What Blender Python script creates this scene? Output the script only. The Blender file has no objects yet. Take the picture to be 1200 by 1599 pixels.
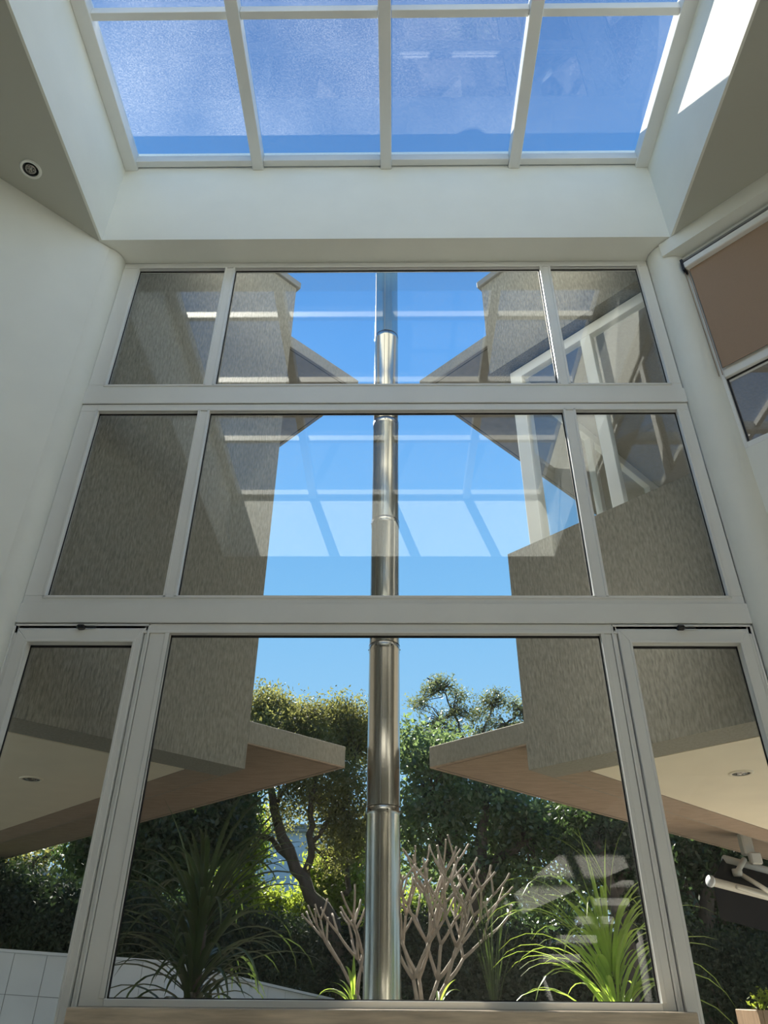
import bpy, math, random
import numpy as np
from mathutils import Vector, Matrix
random.seed(7); RNG = np.random.default_rng(7)
S = bpy.context.scene
COL = S.collection

# ------------------------------------------------------------------ camera
CAM = np.array([0.0, -4.0, 1.4]); FPX = 1149.76
yaw, pit, rol = -0.01594, 0.57960, 0.00798
fw = np.array([math.sin(yaw)*math.cos(pit), math.cos(yaw)*math.cos(pit), math.sin(pit)])
rt = np.array([math.cos(yaw), -math.sin(yaw), 0.0]); up = np.cross(rt, fw)
RT = math.cos(rol)*rt + math.sin(rol)*up; UP = -math.sin(rol)*rt + math.cos(rol)*up
cd = bpy.data.cameras.new('camera'); cam = bpy.data.objects.new('camera', cd); COL.objects.link(cam)
cd.sensor_fit = 'HORIZONTAL'; cd.sensor_width = 36.0; cd.lens = 36.0*FPX/1200.0
cd.clip_start = 0.05; cd.clip_end = 500
cam.matrix_world = Matrix(((RT[0], UP[0], -fw[0], CAM[0]), (RT[1], UP[1], -fw[1], CAM[1]), (RT[2], UP[2], -fw[2], CAM[2]), (0, 0, 0, 1)))
S.camera = cam

def at(px, py, Y):
    """the point of the garden plane at distance Y that was measured in the photograph"""
    r = fw + RT*(px-600)/FPX - UP*(py-799.5)/FPX
    return CAM + r*((Y-CAM[1])/r[1])
def atz(px, py, Z):
    r = fw + RT*(px-600)/FPX - UP*(py-799.5)/FPX
    return CAM + r*((Z-CAM[2])/r[2])

# ------------------------------------------------------------------ sky, sun, exposure
vs = S.view_settings
vs.view_transform = 'Standard'; vs.look = 'None'; vs.gamma = 1.0; vs.use_curve_mapping = False
vs.exposure = 0.0
SKY_STRENGTH = 1.0; SUN_STRENGTH = 14.0
w = bpy.data.worlds.new('sky'); S.world = w; w.use_nodes = True
nt = w.node_tree; nt.nodes.clear()
o = nt.nodes.new('ShaderNodeOutputWorld'); bg = nt.nodes.new('ShaderNodeBackground')
tc = nt.nodes.new('ShaderNodeTexCoord'); sx = nt.nodes.new('ShaderNodeSeparateXYZ'); cr = nt.nodes.new('ShaderNodeValToRGB')
nt.links.new(tc.outputs['Generated'], sx.inputs[0]); nt.links.new(sx.outputs[2], cr.inputs[0])
nt.links.new(cr.outputs[0], bg.inputs[0]); nt.links.new(bg.outputs[0], o.inputs[0])
bg.inputs[1].default_value = SKY_STRENGTH
cr.color_ramp.elements[0].position = 0.0; cr.color_ramp.elements[0].color = (.62, .84, .98, 1)
cr.color_ramp.elements[1].position = 1.0; cr.color_ramp.elements[1].color = (.045, .145, .43, 1)
for p, c in ((.2, (.40, .74, 1.05, 1)), (.45, (.245, .60, 1.04, 1)), (.72, (.13, .41, .94, 1))):
    e = cr.color_ramp.elements.new(p); e.color = c
AZ, EL = math.radians(21.0), math.radians(45.2)
sunv = Vector((-math.sin(AZ)*math.cos(EL), math.cos(AZ)*math.cos(EL), math.sin(EL)))
sl = bpy.data.lights.new('sun', 'SUN'); sl.energy = SUN_STRENGTH; sl.angle = math.radians(.53); sl.color = (1.0, .94, .82)
so = bpy.data.objects.new('sun', sl); COL.objects.link(so); so.rotation_euler = sunv.to_track_quat('Z', 'Y').to_euler(); so.location = (-3, 20, 22)
S.cycles.transparent_max_bounces = 24; S.cycles.max_bounces = 12; S.cycles.diffuse_bounces = 6

# ------------------------------------------------------------------ materials
M = {}
def mat(name, col, rough=.6, metal=0.0, noise=None, bump=None, spec=.5, col2=None):
    """noise=(scale, amount, stretch xyz): procedural variation of colour; bump=(scale, strength, stretch)"""
    m = bpy.data.materials.new(name); m.use_nodes = True; n = m.node_tree; b = n.nodes['Principled BSDF']
    b.inputs['Base Color'].default_value = (*col, 1); b.inputs['Roughness'].default_value = rough
    b.inputs['Metallic'].default_value = metal; b.inputs['Specular IOR Level'].default_value = spec
    g = n.nodes.new('ShaderNodeTexCoord')
    def noi(scale, stretch, detail=4):
        mp = n.nodes.new('ShaderNodeMapping'); mp.inputs['Scale'].default_value = stretch
        t = n.nodes.new('ShaderNodeTexNoise'); t.inputs['Scale'].default_value = scale; t.inputs['Detail'].default_value = detail
        n.links.new(g.outputs['Object'], mp.inputs[0]); n.links.new(mp.outputs[0], t.inputs['Vector']); return t
    if noise:
        sc, am, st = noise; t = noi(sc, st)
        r = n.nodes.new('ShaderNodeValToRGB'); r.color_ramp.elements[0].position = .3; r.color_ramp.elements[1].position = .7
        c2 = col2 or tuple(min(1, c*(1+am)) for c in col); c1 = tuple(c*(1-am) for c in col) if not col2 else col
        r.color_ramp.elements[0].color = (*c1, 1); r.color_ramp.elements[1].color = (*c2, 1)
        n.links.new(t.outputs['Fac'], r.inputs[0]); n.links.new(r.outputs[0], b.inputs['Base Color'])
    if bump:
        sc, am, st = bump; t = noi(sc, st, 3); bp = n.nodes.new('ShaderNodeBump'); bp.inputs['Strength'].default_value = am; bp.inputs['Distance'].default_value = .01
        n.links.new(t.outputs['Fac'], bp.inputs['Height']); n.links.new(bp.outputs[0], b.inputs['Normal'])
    M[name] = m; return m
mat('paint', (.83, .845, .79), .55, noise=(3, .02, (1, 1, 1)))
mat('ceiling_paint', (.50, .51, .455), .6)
mat('alu', (.80, .81, .79), .32, noise=(2, .03, (1, 1, 1)))
mat('gasket', (.012, .012, .013), .6)
mat('stucco', (.25, .235, .20), .9, noise=(75, .30, (1, 1, .26)), bump=(70, 1.0, (1, 1, .22)))
mat('stucco_fine', (.26, .245, .21), .9, noise=(60, .15, (1, 1, .5)), bump=(60, .5, (1, 1, .4)))
mat('coping', (.22, .22, .22), .7)
mat('soffit_brown', (.32, .235, .175), .85, noise=(14, .16, (.5, 2.5, 1)), bump=(50, .3, (1, 1, 1)))
mat('room_dark', (.27, .245, .225), .8, noise=(40, .12, (1, 1, .4)))
mat('seam_grey', (.16, .17, .17), .6)
mat('soffit_shaded', (.26, .24, .22), .85, noise=(14, .1, (1, 1, 1)))  # upper canopy soffits: sky-blue shade put into the colour, greyer than the brown
mat('cream', (.74, .66, .52), .8, noise=(4, .03, (1, 1, 1)))
mat('groove', (.03, .025, .02), .9)
mat('travertine', (.56, .47, .36), .35, noise=(9, .25, (.5, 2, 5)), bump=(30, .25, (.4, 1, 3)))
mat('floor_stone', (.80, .76, .68), .35, noise=(5, .08, (1, 1, 1)))
mat('back_wall', (.62, .60, .56), .6)
mat('chrome', (.32, .30, .28), .2, 1.0)
mat('black', (.015, .015, .016), .45)
mat('blind', (.36, .25, .175), .85, noise=(300, .06, (1, 1, 1)))
mat('tile', (.66, .68, .70), .35, noise=(3, .05, (1, 1, 1)))
mat('grout', (.28, .29, .30), .9)
mat('awning_metal', (.66, .64, .58), .4)
mat('awning_cloth', (.012, .012, .016), .9, spec=.1)
mat('soil', (.05, .038, .028), 1, noise=(20, .3, (1, 1, 1)))
mat('lawn', (.06, .09, .03), 1, noise=(8, .4, (1, 1, 1)))
mat('bark', (.075, .06, .05), .9, noise=(18, .35, (1, 1, .3)), bump=(25, .6, (1, 1, .25)))
mat('bark_pale', (.36, .31, .26), .8, noise=(30, .2, (1, 1, .6)), bump=(60, .3, (1, 1, 1)))
mat('far_wall', (.42, .50, .60), .8, noise=(3, .08, (1, 1, 1)))
mat('fence', (.30, .31, .33), .9, noise=(25, .2, (1, 1, .3)), bump=(30, .5, (1, 1, .3)))
mat('terracotta', (.42, .26, .17), .7, noise=(9, .15, (1, 1, 1)))
mat('wood', (.36, .24, .15), .6, noise=(8, .2, (1, 6, 1)))
mat('blue_cloth', (.12, .22, .42), .8)
mat('stair', (.80, .79, .76), .5)
mat('terrace', (.80, .73, .62), .7, noise=(2, .06, (1, 1, 1)))
mat('hill', (.20, .27, .24), 1, noise=(.4, .2, (1, 1, 1)))

def steel():
    m = mat('steel', (.46, .43, .38), .22, 1.0, noise=(9, .15, (6, 6, .04)))
    n = m.node_tree; b = n.nodes['Principled BSDF']; b.inputs['Anisotropic'].default_value = .4
    g = n.nodes.new('ShaderNodeTexCoord'); mp = n.nodes.new('ShaderNodeMapping'); mp.inputs['Scale'].default_value = (30, 30, .15)
    t = n.nodes.new('ShaderNodeTexNoise'); t.inputs['Scale'].default_value = 2
    r = n.nodes.new('ShaderNodeMapRange'); r.inputs[3].default_value = .12; r.inputs[4].default_value = .34
    n.links.new(g.outputs['Object'], mp.inputs[0]); n.links.new(mp.outputs[0], t.inputs['Vector']); n.links.new(t.outputs['Fac'], r.inputs[0]); n.links.new(r.outputs[0], b.inputs['Roughness'])
steel()

def leaf(name, col, trans, rough=.4, tw=.45):
    m = bpy.data.materials.new(name); m.use_nodes = True; n = m.node_tree; b = n.nodes['Principled BSDF']; out = n.nodes['Material Output']
    g = n.nodes.new('ShaderNodeTexCoord'); t = n.nodes.new('ShaderNodeTexNoise'); t.inputs['Scale'].default_value = 2.2; t.inputs['Detail'].default_value = 5
    n.links.new(g.outputs['Object'], t.inputs['Vector'])
    def ramp(c):
        r = n.nodes.new('ShaderNodeValToRGB'); r.color_ramp.elements[0].position = .35; r.color_ramp.elements[1].position = .65
        r.color_ramp.elements[0].color = (*[x*.6 for x in c], 1); r.color_ramp.elements[1].color = (*[min(1, x*1.35) for x in c], 1)
        n.links.new(t.outputs['Fac'], r.inputs[0]); return r
    n.links.new(ramp(col).outputs[0], b.inputs['Base Color']); b.inputs['Roughness'].default_value = rough
    tr = n.nodes.new('ShaderNodeBsdfTranslucent'); n.links.new(ramp(trans).outputs[0], tr.inputs[0])
    mx = n.nodes.new('ShaderNodeMixShader'); mx.inputs[0].default_value = tw
    n.links.new(b.outputs[0], mx.inputs[1]); n.links.new(tr.outputs[0], mx.inputs[2]); n.links.new(mx.outputs[0], out.inputs[0]); M[name] = m
leaf('leaf_dark', (.035, .062, .035), (.10, .17, .04), .35, .4)
leaf('leaf_glossy', (.085, .125, .075), (.30, .42, .14), .22, .45)
leaf('leaf_olive', (.11, .115, .05), (.32, .32, .09), .5, .5)
leaf('leaf_bright', (.12, .19, .035), (.45, .55, .07), .5, .6)
leaf('leaf_feather', (.10, .12, .08), (.28, .32, .12), .35, .45)
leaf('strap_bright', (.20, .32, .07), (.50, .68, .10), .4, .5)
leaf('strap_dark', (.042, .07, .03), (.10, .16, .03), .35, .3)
leaf('hedge_leaf', (.022, .040, .022), (.04, .07, .02), .75, .2)

def glass(name, tint, dirt=0.0, dirt_scale=40):
    m = bpy.data.materials.new(name); m.use_nodes = True; n = m.node_tree; n.nodes.clear()
    out = n.nodes.new('ShaderNodeOutputMaterial'); g = n.nodes.new('ShaderNodeNewGeometry')
    mr = n.nodes.new('ShaderNodeMapRange'); mr.inputs[3].default_value = 1.52; mr.inputs[4].default_value = 1/1.52
    n.links.new(g.outputs['Backfacing'], mr.inputs[0])
    fr = n.nodes.new('ShaderNodeFresnel'); n.links.new(mr.outputs[0], fr.inputs['IOR'])
    tr = n.nodes.new('ShaderNodeBsdfTransparent'); tr.inputs[0].default_value = (*tint, 1)
    gl = n.nodes.new('ShaderNodeBsdfGlossy'); gl.inputs['Roughness'].default_value = 0; gl.inputs[0].default_value = (1, 1, 1, 1)
    mx = n.nodes.new('ShaderNodeMixShader'); n.links.new(fr.outputs[0], mx.inputs[0]); n.links.new(tr.outputs[0], mx.inputs[1]); n.links.new(gl.outputs[0], mx.inputs[2])
    last = mx
    if dirt:
        tcd = n.nodes.new('ShaderNodeTexCoord')
        t1 = n.nodes.new('ShaderNodeTexNoise'); t1.inputs['Scale'].default_value = dirt_scale; t1.inputs['Detail'].default_value = 3
        t2 = n.nodes.new('ShaderNodeTexNoise'); t2.inputs['Scale'].default_value = 1.1; t2.inputs['Detail'].default_value = 3
        n.links.new(tcd.outputs['Object'], t1.inputs['Vector']); n.links.new(tcd.outputs['Object'], t2.inputs['Vector'])
        a = n.nodes.new('ShaderNodeMapRange'); a.inputs[1].default_value = .48; a.inputs[2].default_value = .74; a.inputs[3].default_value = .65; a.inputs[4].default_value = 3.2
        c = n.nodes.new('ShaderNodeMapRange'); c.inputs[1].default_value = .3; c.inputs[2].default_value = .7; c.inputs[3].default_value = .45; c.inputs[4].default_value = 1.5
        n.links.new(t1.outputs['Fac'], a.inputs[0]); n.links.new(t2.outputs['Fac'], c.inputs[0])
        mu = n.nodes.new('ShaderNodeMath'); mu.operation = 'MULTIPLY'; n.links.new(a.outputs[0], mu.inputs[0]); n.links.new(c.outputs[0], mu.inputs[1])
        m2 = n.nodes.new('ShaderNodeMath'); m2.operation = 'MULTIPLY'; m2.use_clamp = True; m2.inputs[1].default_value = dirt; n.links.new(mu.outputs[0], m2.inputs[0])
        d = n.nodes.new('ShaderNodeBsdfTranslucent'); d.inputs[0].default_value = (.85, .87, .88, 1)
        my = n.nodes.new('ShaderNodeMixShader'); n.links.new(m2.outputs[0], my.inputs[0]); n.links.new(mx.outputs[0], my.inputs[1]); n.links.new(d.outputs[0], my.inputs[2]); last = my
    n.links.new(last.outputs[0], out.inputs[0]); M[name] = m
glass('glass', (.965, .975, .97))
for i_, d_ in enumerate((.034, .029, .020, .011)): glass('glass_skylight_%d' % i_, (.965, .975, .98), d_, 120)

# ------------------------------------------------------------------ helpers
ROOT = {}
def setp(ob, label=None, cat=None, group=None, kind=None):
    if label: ob['label'] = label
    if cat: ob['category'] = cat
    if group: ob['group'] = group
    if kind: ob['kind'] = kind
    return ob
def empty(name, loc=(0, 0, 0), **k):
    e = bpy.data.objects.new(name, None); COL.objects.link(e); e.location = loc; e.empty_display_size = .2; ROOT[e.name] = Vector(loc); return setp(e, **k)
def origin_of(ob):
    v = Vector((0, 0, 0))
    while ob is not None: v += Vector(ob.location); ob = ob.parent
    return v
def link(name, verts, faces, m, parent=None, smooth=False, bevel=0, **k):
    me = bpy.data.meshes.new(name); V = np.asarray(verts, dtype=float).reshape(-1, 3)
    if parent is not None: loc = None; off = np.array(origin_of(parent))
    else:
        lo, hi = V.min(0), V.max(0); loc = np.array([(lo[0]+hi[0])/2, (lo[1]+hi[1])/2, lo[2]]); off = loc
    me.from_pydata([tuple(v) for v in (V-off)], [], faces); me.materials.append(M[m] if isinstance(m, str) else m)
    if smooth: me.polygons.foreach_set('use_smooth', [True]*len(me.polygons))
    me.update(); ob = bpy.data.objects.new(name, me); COL.objects.link(ob)
    if parent is not None: ob.parent = parent
    else: ob.location = loc
    if bevel:
        b = ob.modifiers.new('bevel', 'BEVEL'); b.width = bevel; b.segments = 1; b.limit_method = 'ANGLE'
    return setp(ob, **k)
class MB:
    def __init__(s): s.v = []; s.f = []
    def box(s, x0, x1, y0, y1, z0, z1, T=None):
        n = len(s.v); p = [(x0, y0, z0), (x1, y0, z0), (x1, y1, z0), (x0, y1, z0), (x0, y0, z1), (x1, y0, z1), (x1, y1, z1), (x0, y1, z1)]
        flip = False
        if T: p = [tuple(T(*q)) for q in p]; flip = getattr(T, 'flip', False)
        s.v += p
        for a in ((0, 3, 2, 1), (4, 5, 6, 7), (0, 1, 5, 4), (1, 2, 6, 5), (2, 3, 7, 6), (3, 0, 4, 7)):
            s.f.append(tuple(n+i for i in (a[::-1] if flip else a)))
        return s
    def prism(s, poly, z0, z1):
        ar = sum(poly[i][0]*poly[(i+1) % len(poly)][1]-poly[(i+1) % len(poly)][0]*poly[i][1] for i in range(len(poly)))
        if ar < 0: poly = poly[::-1]
        n = len(s.v); k = len(poly)
        s.v += [(x, y, z0) for x, y in poly]+[(x, y, z1) for x, y in poly]
        s.f.append(tuple(n+i for i in range(k))[::-1]); s.f.append(tuple(n+k+i for i in range(k)))
        for i in range(k): j = (i+1) % k; s.f.append((n+i, n+j, n+k+j, n+k+i))
        return s
    def tube(s, pts, rad, seg=8, cap=True):
        pts = [Vector(p) for p in pts]
        if not hasattr(rad, '__len__'): rad = [rad]*len(pts)
        n0 = len(s.v); px = None
        for i, p in enumerate(pts):
            d = (pts[min(i+1, len(pts)-1)]-pts[max(i-1, 0)]).normalized()
            if px is None: px = d.orthogonal().normalized()
            else: px = (px-d*px.dot(d)); px = px.normalized() if px.length > 1e-6 else d.orthogonal().normalized()
            py = d.cross(px)
            for k in range(seg):
                a = 2*math.pi*k/seg; s.v.append(tuple(p+(px*math.cos(a)+py*math.sin(a))*rad[i]))
        for i in range(len(pts)-1):
            for k in range(seg):
                a = n0+i*seg+k; b = n0+i*seg+(k+1) % seg; s.f.append((a, b, b+seg, a+seg))
        if cap:
            s.f.append(tuple(n0+k for k in range(seg))[::-1]); e = n0+(len(pts)-1)*seg; s.f.append(tuple(e+k for k in range(seg)))
        return s
    def lathe(s, c, prof, seg=24):
        n0 = len(s.v)
        for r, z in prof:
            for k in range(seg): a = 2*math.pi*k/seg; s.v.append((c[0]+r*math.cos(a), c[1]+r*math.sin(a), c[2]+z))
        for i in range(len(prof)-1):
            for k in range(seg):
                a = n0+i*seg+k; b = n0+i*seg+(k+1) % seg; s.f.append((a, b, b+seg, a+seg))
        return s
    def build(s, name, m, parent=None, **k): return link(name, s.v, s.f, m, parent, **k)
def bx(name, m, parent, x0, x1, y0, y1, z0, z1, T=None, **k): return MB().box(x0, x1, y0, y1, z0, z1, T).build(name, m, parent, **k)
def struct(name, mb, m, **k): return mb.build(name, m, None, kind='structure', **k)

# ------------------------------------------------------------------ the room shell
ZC = 6.48                      # ceiling
XL, XR = -2.36, 2.215          # skylight shaft
YF, YB = -.25, -4.85
struct('floor', MB().box(-9, 9, -12.2, .05, -.2, 0), 'floor_stone', label='pale stone floor of the atrium', )
struct('wall_left', MB().prism([(-2.283, -.142), (-2.40, -.03), (-8.7, -6.33), (-8.6, -6.46)], 0, ZC), 'paint', label='white diagonal wall left of the glazing')
struct('wall_right', MB().prism([(2.30, -.17), (8.6, -6.47), (8.72, -6.35), (2.42, -.05)], 0, 4.40)
       .prism([(2.14, -.18), (8.46, -6.50), (8.75, -6.35), (2.43, -.03)], 6.33, ZC)
       .prism([(5.2, -3.07), (8.6, -6.47), (8.72, -6.35), (5.32, -2.95)], 4.40, 6.33), 'paint', label='white diagonal wall right of the glazing')
struct('wall_back', MB().box(-8.8, 8.8, -12.2, -12.0, 0, ZC), 'back_wall')
struct('wall_back_left', MB().box(-8.8, -8.6, -12.0, -6.3, 0, ZC), 'paint')
struct('wall_back_right', MB().box(8.6, 8.8, -12.0, -6.3, 0, ZC), 'paint')
struct('wall_front', MB().box(-1.434, 1.30, -.04, .10, 0, 1.335), 'paint', label='low wall under the fixed central pane')
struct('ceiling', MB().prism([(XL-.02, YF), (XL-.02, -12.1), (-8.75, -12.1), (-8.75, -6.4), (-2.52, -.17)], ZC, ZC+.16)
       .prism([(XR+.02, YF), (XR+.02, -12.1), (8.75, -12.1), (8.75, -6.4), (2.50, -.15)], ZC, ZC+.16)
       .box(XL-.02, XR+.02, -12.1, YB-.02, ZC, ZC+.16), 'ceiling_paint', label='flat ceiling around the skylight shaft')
struct('wall_shaft_front', MB().box(-2.60, 2.46, YF, .06, ZC+.006, 7.575).box(-2.60, 2.46, -.05, .06, 7.575, 8.04), 'paint', label='white bulkhead above the glazing')
struct('wall_shaft_left', MB().box(XL-.16, XL, YB, YF, ZC+.16, 7.60).box(XL-.02, XL, YB, YF, ZC-.001, ZC+.16), 'paint', label='white left side of the skylight shaft')
struct('wall_shaft_right', MB().box(XR, XR+.16, YB, YF, ZC+.16, 7.60).box(XR, XR+.02, YB, YF, ZC-.001, ZC+.16), 'paint', label='white right side of the skylight shaft')
struct('wall_shaft_back', MB().box(XL-.16, XR+.16, YB-.16, YB, ZC+.16, 7.60).box(XL-.02, XR+.02, YB-.02, YB, ZC-.001, ZC+.16), 'paint')
for nm, cx, lb in (('left', -2.375, 'round white column between left wall and glazing'), ('right', 2.228, 'round white column between glazing and blind window')):
    c = MB().lathe((cx, -.05, 0), [(.14, 0), (.14, 1.6), (.14, 3.2), (.14, 4.8), (.14, ZC)], 40).build('column', 'paint', smooth=True)
    setp(c, lb, 'column')
struct('trim_1', MB().box(-1.425, 1.305, -.16, .02, 1.28, 1.343), 'travertine', bevel=.004, label='travertine sill ledge under the central pane')
struct('trim_2', MB().box(-1.405, 1.285, -.13, -.04, 0, 1.28), 'travertine', label='travertine facing below the sill ledge')

# ------------------------------------------------------------------ window frames
def pane(parent, x0, x1, z0, z1, y=.012, m='glass', T=None):
    g = bx('pane', m, parent, x0-.012, x1+.012, y, y+.006, z0-.012, z1+.012, T)
    q = MB(); t = .008; f = y-.004
    q.box(x0, x1, f, y, z1-.014, z1, T).box(x0, x1, f, y, z0, z0+t*.6, T).box(x0, x0+t, f, y, z0, z1, T).box(x1-t, x1, f, y, z0, z1, T)
    q.build('gasket', 'gasket', g); return g
W1 = empty('window_1', (-.075, 0, 1.343), kind='structure', label='tall white aluminium glazing in three rows facing the garden')
YI, YO = -.022, .034
def member(name, x0, x1, z0, z1, y0=YI, y1=YO, parent=W1): return bx(name, 'alu', parent, x0, x1, y0, y1, z0, z1, bevel=.003)
a, b, c, d, e, f = -2.109, -1.393, -1.311, 1.200, 1.285, 2.000
t1, t0, m1, m0, l1, l0 = 6.419, 5.118, 4.866, 3.402, 3.158, 1.374
JL, JR = -2.238, 2.086
for (z0, z1) in ((t0, t1), (m0, m1)):
    member('jamb', JL, a, z0, z1); member('jamb', f, JR, z0, z1)
    member('mullion', b, c, z0, z1); member('mullion', d, e, z0, z1)
    for x in (a, b, c, d, e, f):   # glazing beads beside each pane
        s = .014 if x in (a, c, e) else -.014
        bx('glazing_bead', 'alu', W1, min(x-s*1.2, x+s*.05), max(x-s*1.2, x+s*.05), YI-.007, YI+.01, z0-.012, z1+.012, bevel=.002)
member('head', JL, JR, t1, ZC+.004)
bx('glazing_bead', 'alu', W1, a-.015, f+.015, YI-.007, YI+.01, t1, t1+.017, bevel=.002)
for (z0, z1) in ((m1, t0), (l1, m0)):
    member('transom', JL, JR, z0, z1)
    h = z1-z0
    bx('transom_cover', 'alu', W1, JL-.004, JR+.004, YI-.012, YI+.008, z0+h*.26, z1-h*.22, bevel=.002)
    for zz in (z0+h*.26-.004, z1-h*.22+.001): bx('transom_seam', 'seam_grey', W1, JL, JR, YI-.002, YI, zz, zz+.003)
    bx('glazing_bead', 'alu', W1, a-.015, f+.015, YI-.007, YI+.01, z1-.017, z1, bevel=.002)
    bx('glazing_bead', 'alu', W1, a-.015, f+.015, YI-.007, YI+.01, z0, z0+.017, bevel=.002)
for (z0, z1) in ((t0, t1), (m0, m1)):
    pane(W1, a, b, z0, z1); pane(W1, c, d, z0, z1); pane(W1, e, f, z0, z1)
member('mullion', -1.428, c, 1.343, l1); member('mullion', d, 1.262, 1.343, l1)
member('sill_rail', c, d, 1.343, l0, YI-.012)
bx('glazing_bead', 'alu', W1, c-.004, c+.0, YI-.008, YI+.01, l0, l1, bevel=.002); bx('glazing_bead', 'alu', W1, -1.338, c, YI-.007, YI+.01, l0, l1, bevel=.002)
bx('glazing_bead', 'alu', W1, d, d+.022, YI-.007, YI+.01, l0, l1, bevel=.002)
pane(W1, c, d, l0, l1)

def casement(name, x0, x1, gx0, gx1, latch_x, label):
    W = empty(name, ((x0+x1)/2, 0, .12), kind='structure', label=label)
    z0, z1 = .12, 3.213; k = .027
    for q in ((x0, x0+k, z0, z1), (x1-k, x1, z0, z1)): member('frame_jamb', *q, YI, YO, W)
    member('frame_head', x0+k, x1-k, z1-k, z1, YI, YO, W); member('frame_foot', x0+k, x1-k, z0, z0+k, YI, YO, W)
    bx('frame_lip', 'alu', W, x0-.002, x0+.011, YI-.008, YI, z0, z1, bevel=.002); bx('frame_lip', 'alu', W, x1-.011, x1+.002, YI-.008, YI, z0, z1, bevel=.002)
    bx('frame_lip', 'alu', W, x0, x1, YI-.008, YI, z1-.011, z1, bevel=.002)
    # black shadow gap behind the sash, then the mitred sash, standing a few millimetres proud
    s0, s1, zt, zb = x0+k+.006, x1-k-.006, z1-k-.009, z0+k+.006; gz1, gz0 = 3.094, z0+.13
    bx('seal', 'gasket', W, x0+k, x1-k, .0, .03, z1-k-.02, z1-k); bx('seal', 'gasket', W, x0+k, x0+k+.02, .0, .03, z0+k, z1-k); bx('seal', 'gasket', W, x1-k-.02, x1-k, .0, .03, z0+k, z1-k)
    sash = empty('sash', (0, 0, 0)); sash.parent = W
    sash.location = -Vector(W.location)
    def quad(nm, pts):
        mb = MB(); ys = (YI-.018, YO-.01); mb.v = [(p[0], y, p[1]) for y in ys for p in pts]
        mb.f = [(0, 1, 2, 3), (7, 6, 5, 4), (0, 4, 5, 1), (1, 5, 6, 2), (2, 6, 7, 3), (3, 7, 4, 0)]
        mb.build(nm, 'alu', sash, bevel=.003)
    quad('top_rail', [(s0, zt), (gx0, gz1), (gx1, gz1), (s1, zt)][::-1]); quad('stile', [(s0, zb), (gx0, gz0), (gx0, gz1), (s0, zt)][::-1])
    quad('stile', [(s1, zt), (gx1, gz1), (gx1, gz0), (s1, zb)][::-1]); quad('bottom_rail', [(s0, zb), (s1, zb), (gx1, gz0), (gx0, gz0)][::-1])
    bx('glazing_bead', 'alu', sash, gx0-.014, gx1+.014, YI-.024, YI-.01, gz1, gz1+.016, bevel=.002)
    bx('glazing_bead', 'alu', sash, gx0-.014, gx0, YI-.024, YI-.01, gz0, gz1, bevel=.002); bx('glazing_bead', 'alu', sash, gx1, gx1+.014, YI-.024, YI-.01, gz0, gz1, bevel=.002)
    pane(sash, gx0, gx1, gz0, gz1)
    L = bx('latch', 'black', W, latch_x-.022, latch_x+.022, YI-.045, YI-.012, zt-.006, zt+.020, bevel=.006, label='small black latch')
    bx('latch_rod', 'black', L, min(latch_x-.02, latch_x+.05), latch_x+.085, YI-.03, YI-.02, zt+.004, zt+.010)
    return W
casement('window_2', JL, -1.432, -2.126, -1.512, -1.83, 'white tall casement window at the left end of the glazing')
casement('window_3', 1.266, JR-.004, 1.366, 1.983, 1.66, 'white tall casement window at the right end of the glazing')

# ------------------------------------------------------------------ skylight
W4 = empty('window_4', (-.07, -2.5, 7.45), kind='structure', label='dusty glass skylight of white bars over the atrium')
RX = [-2.305, -1.188, -.066, 1.053, 2.165]; PY = [-.29, -1.455, -2.46, -3.56, -4.81]
for i, x in enumerate(RX):
    h = .048 if i not in (0, 4) else .055
    bx('rafter', 'alu', W4, x-h, x+h, YB, YF, 7.44, 7.585, bevel=.004)
for i in range(4):
    x0, x1 = RX[i]+.05, RX[i+1]-.05
    for j, y in enumerate(PY):
        hh = .028
        bx('purlin', 'alu', W4, x0, x1, y-hh, y+hh, 7.475, 7.56, bevel=.003)
    for j in range(4):
        bx('pane', 'glass_skylight_%d' % i, W4, x0-.03, x1+.03, PY[j+1]+.01, PY[j]-.01, 7.555, 7.563)

# ------------------------------------------------------------------ left ceiling downlight, outdoor soffit downlights
def downlight(c, r, label, ring='alu'):
    e = empty('downlight', c, label=label, cat='downlight', group='recessed downlights')
    x, y, z = c
    MB().lathe(c, [(r*.70, .004), (r*.72, -.006), (r*.98, -.005), (r, .001), (r*1.0, .003)], 32).build('trim_ring', ring, e, smooth=True)
    MB().lathe(c, [(r*.72, -.004), (r*.60, .002), (r*.50, .002), (0.001, .003)], 24).build('baffle', 'black', e, smooth=True)
    MB().lathe(c, [(r*.50, -.003), (r*.46, -.006), (r*.34, -.001), (r*.30, .002)], 20).build('reflector', 'chrome', e, smooth=True)
    for k in range(3):
        an = k*2.1+.4; MB().lathe((x+r*.26*math.cos(an), y+r*.26*math.sin(an), z-.003), [(r*.16, .004), (r*.13, -.004), (.001, -.006)], 10).build('lamp_lens', 'chrome', e, smooth=True)
downlight((-2.681, -.868, ZC-.002), .078, 'round white recessed downlight in the atrium ceiling', 'paint')

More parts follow.
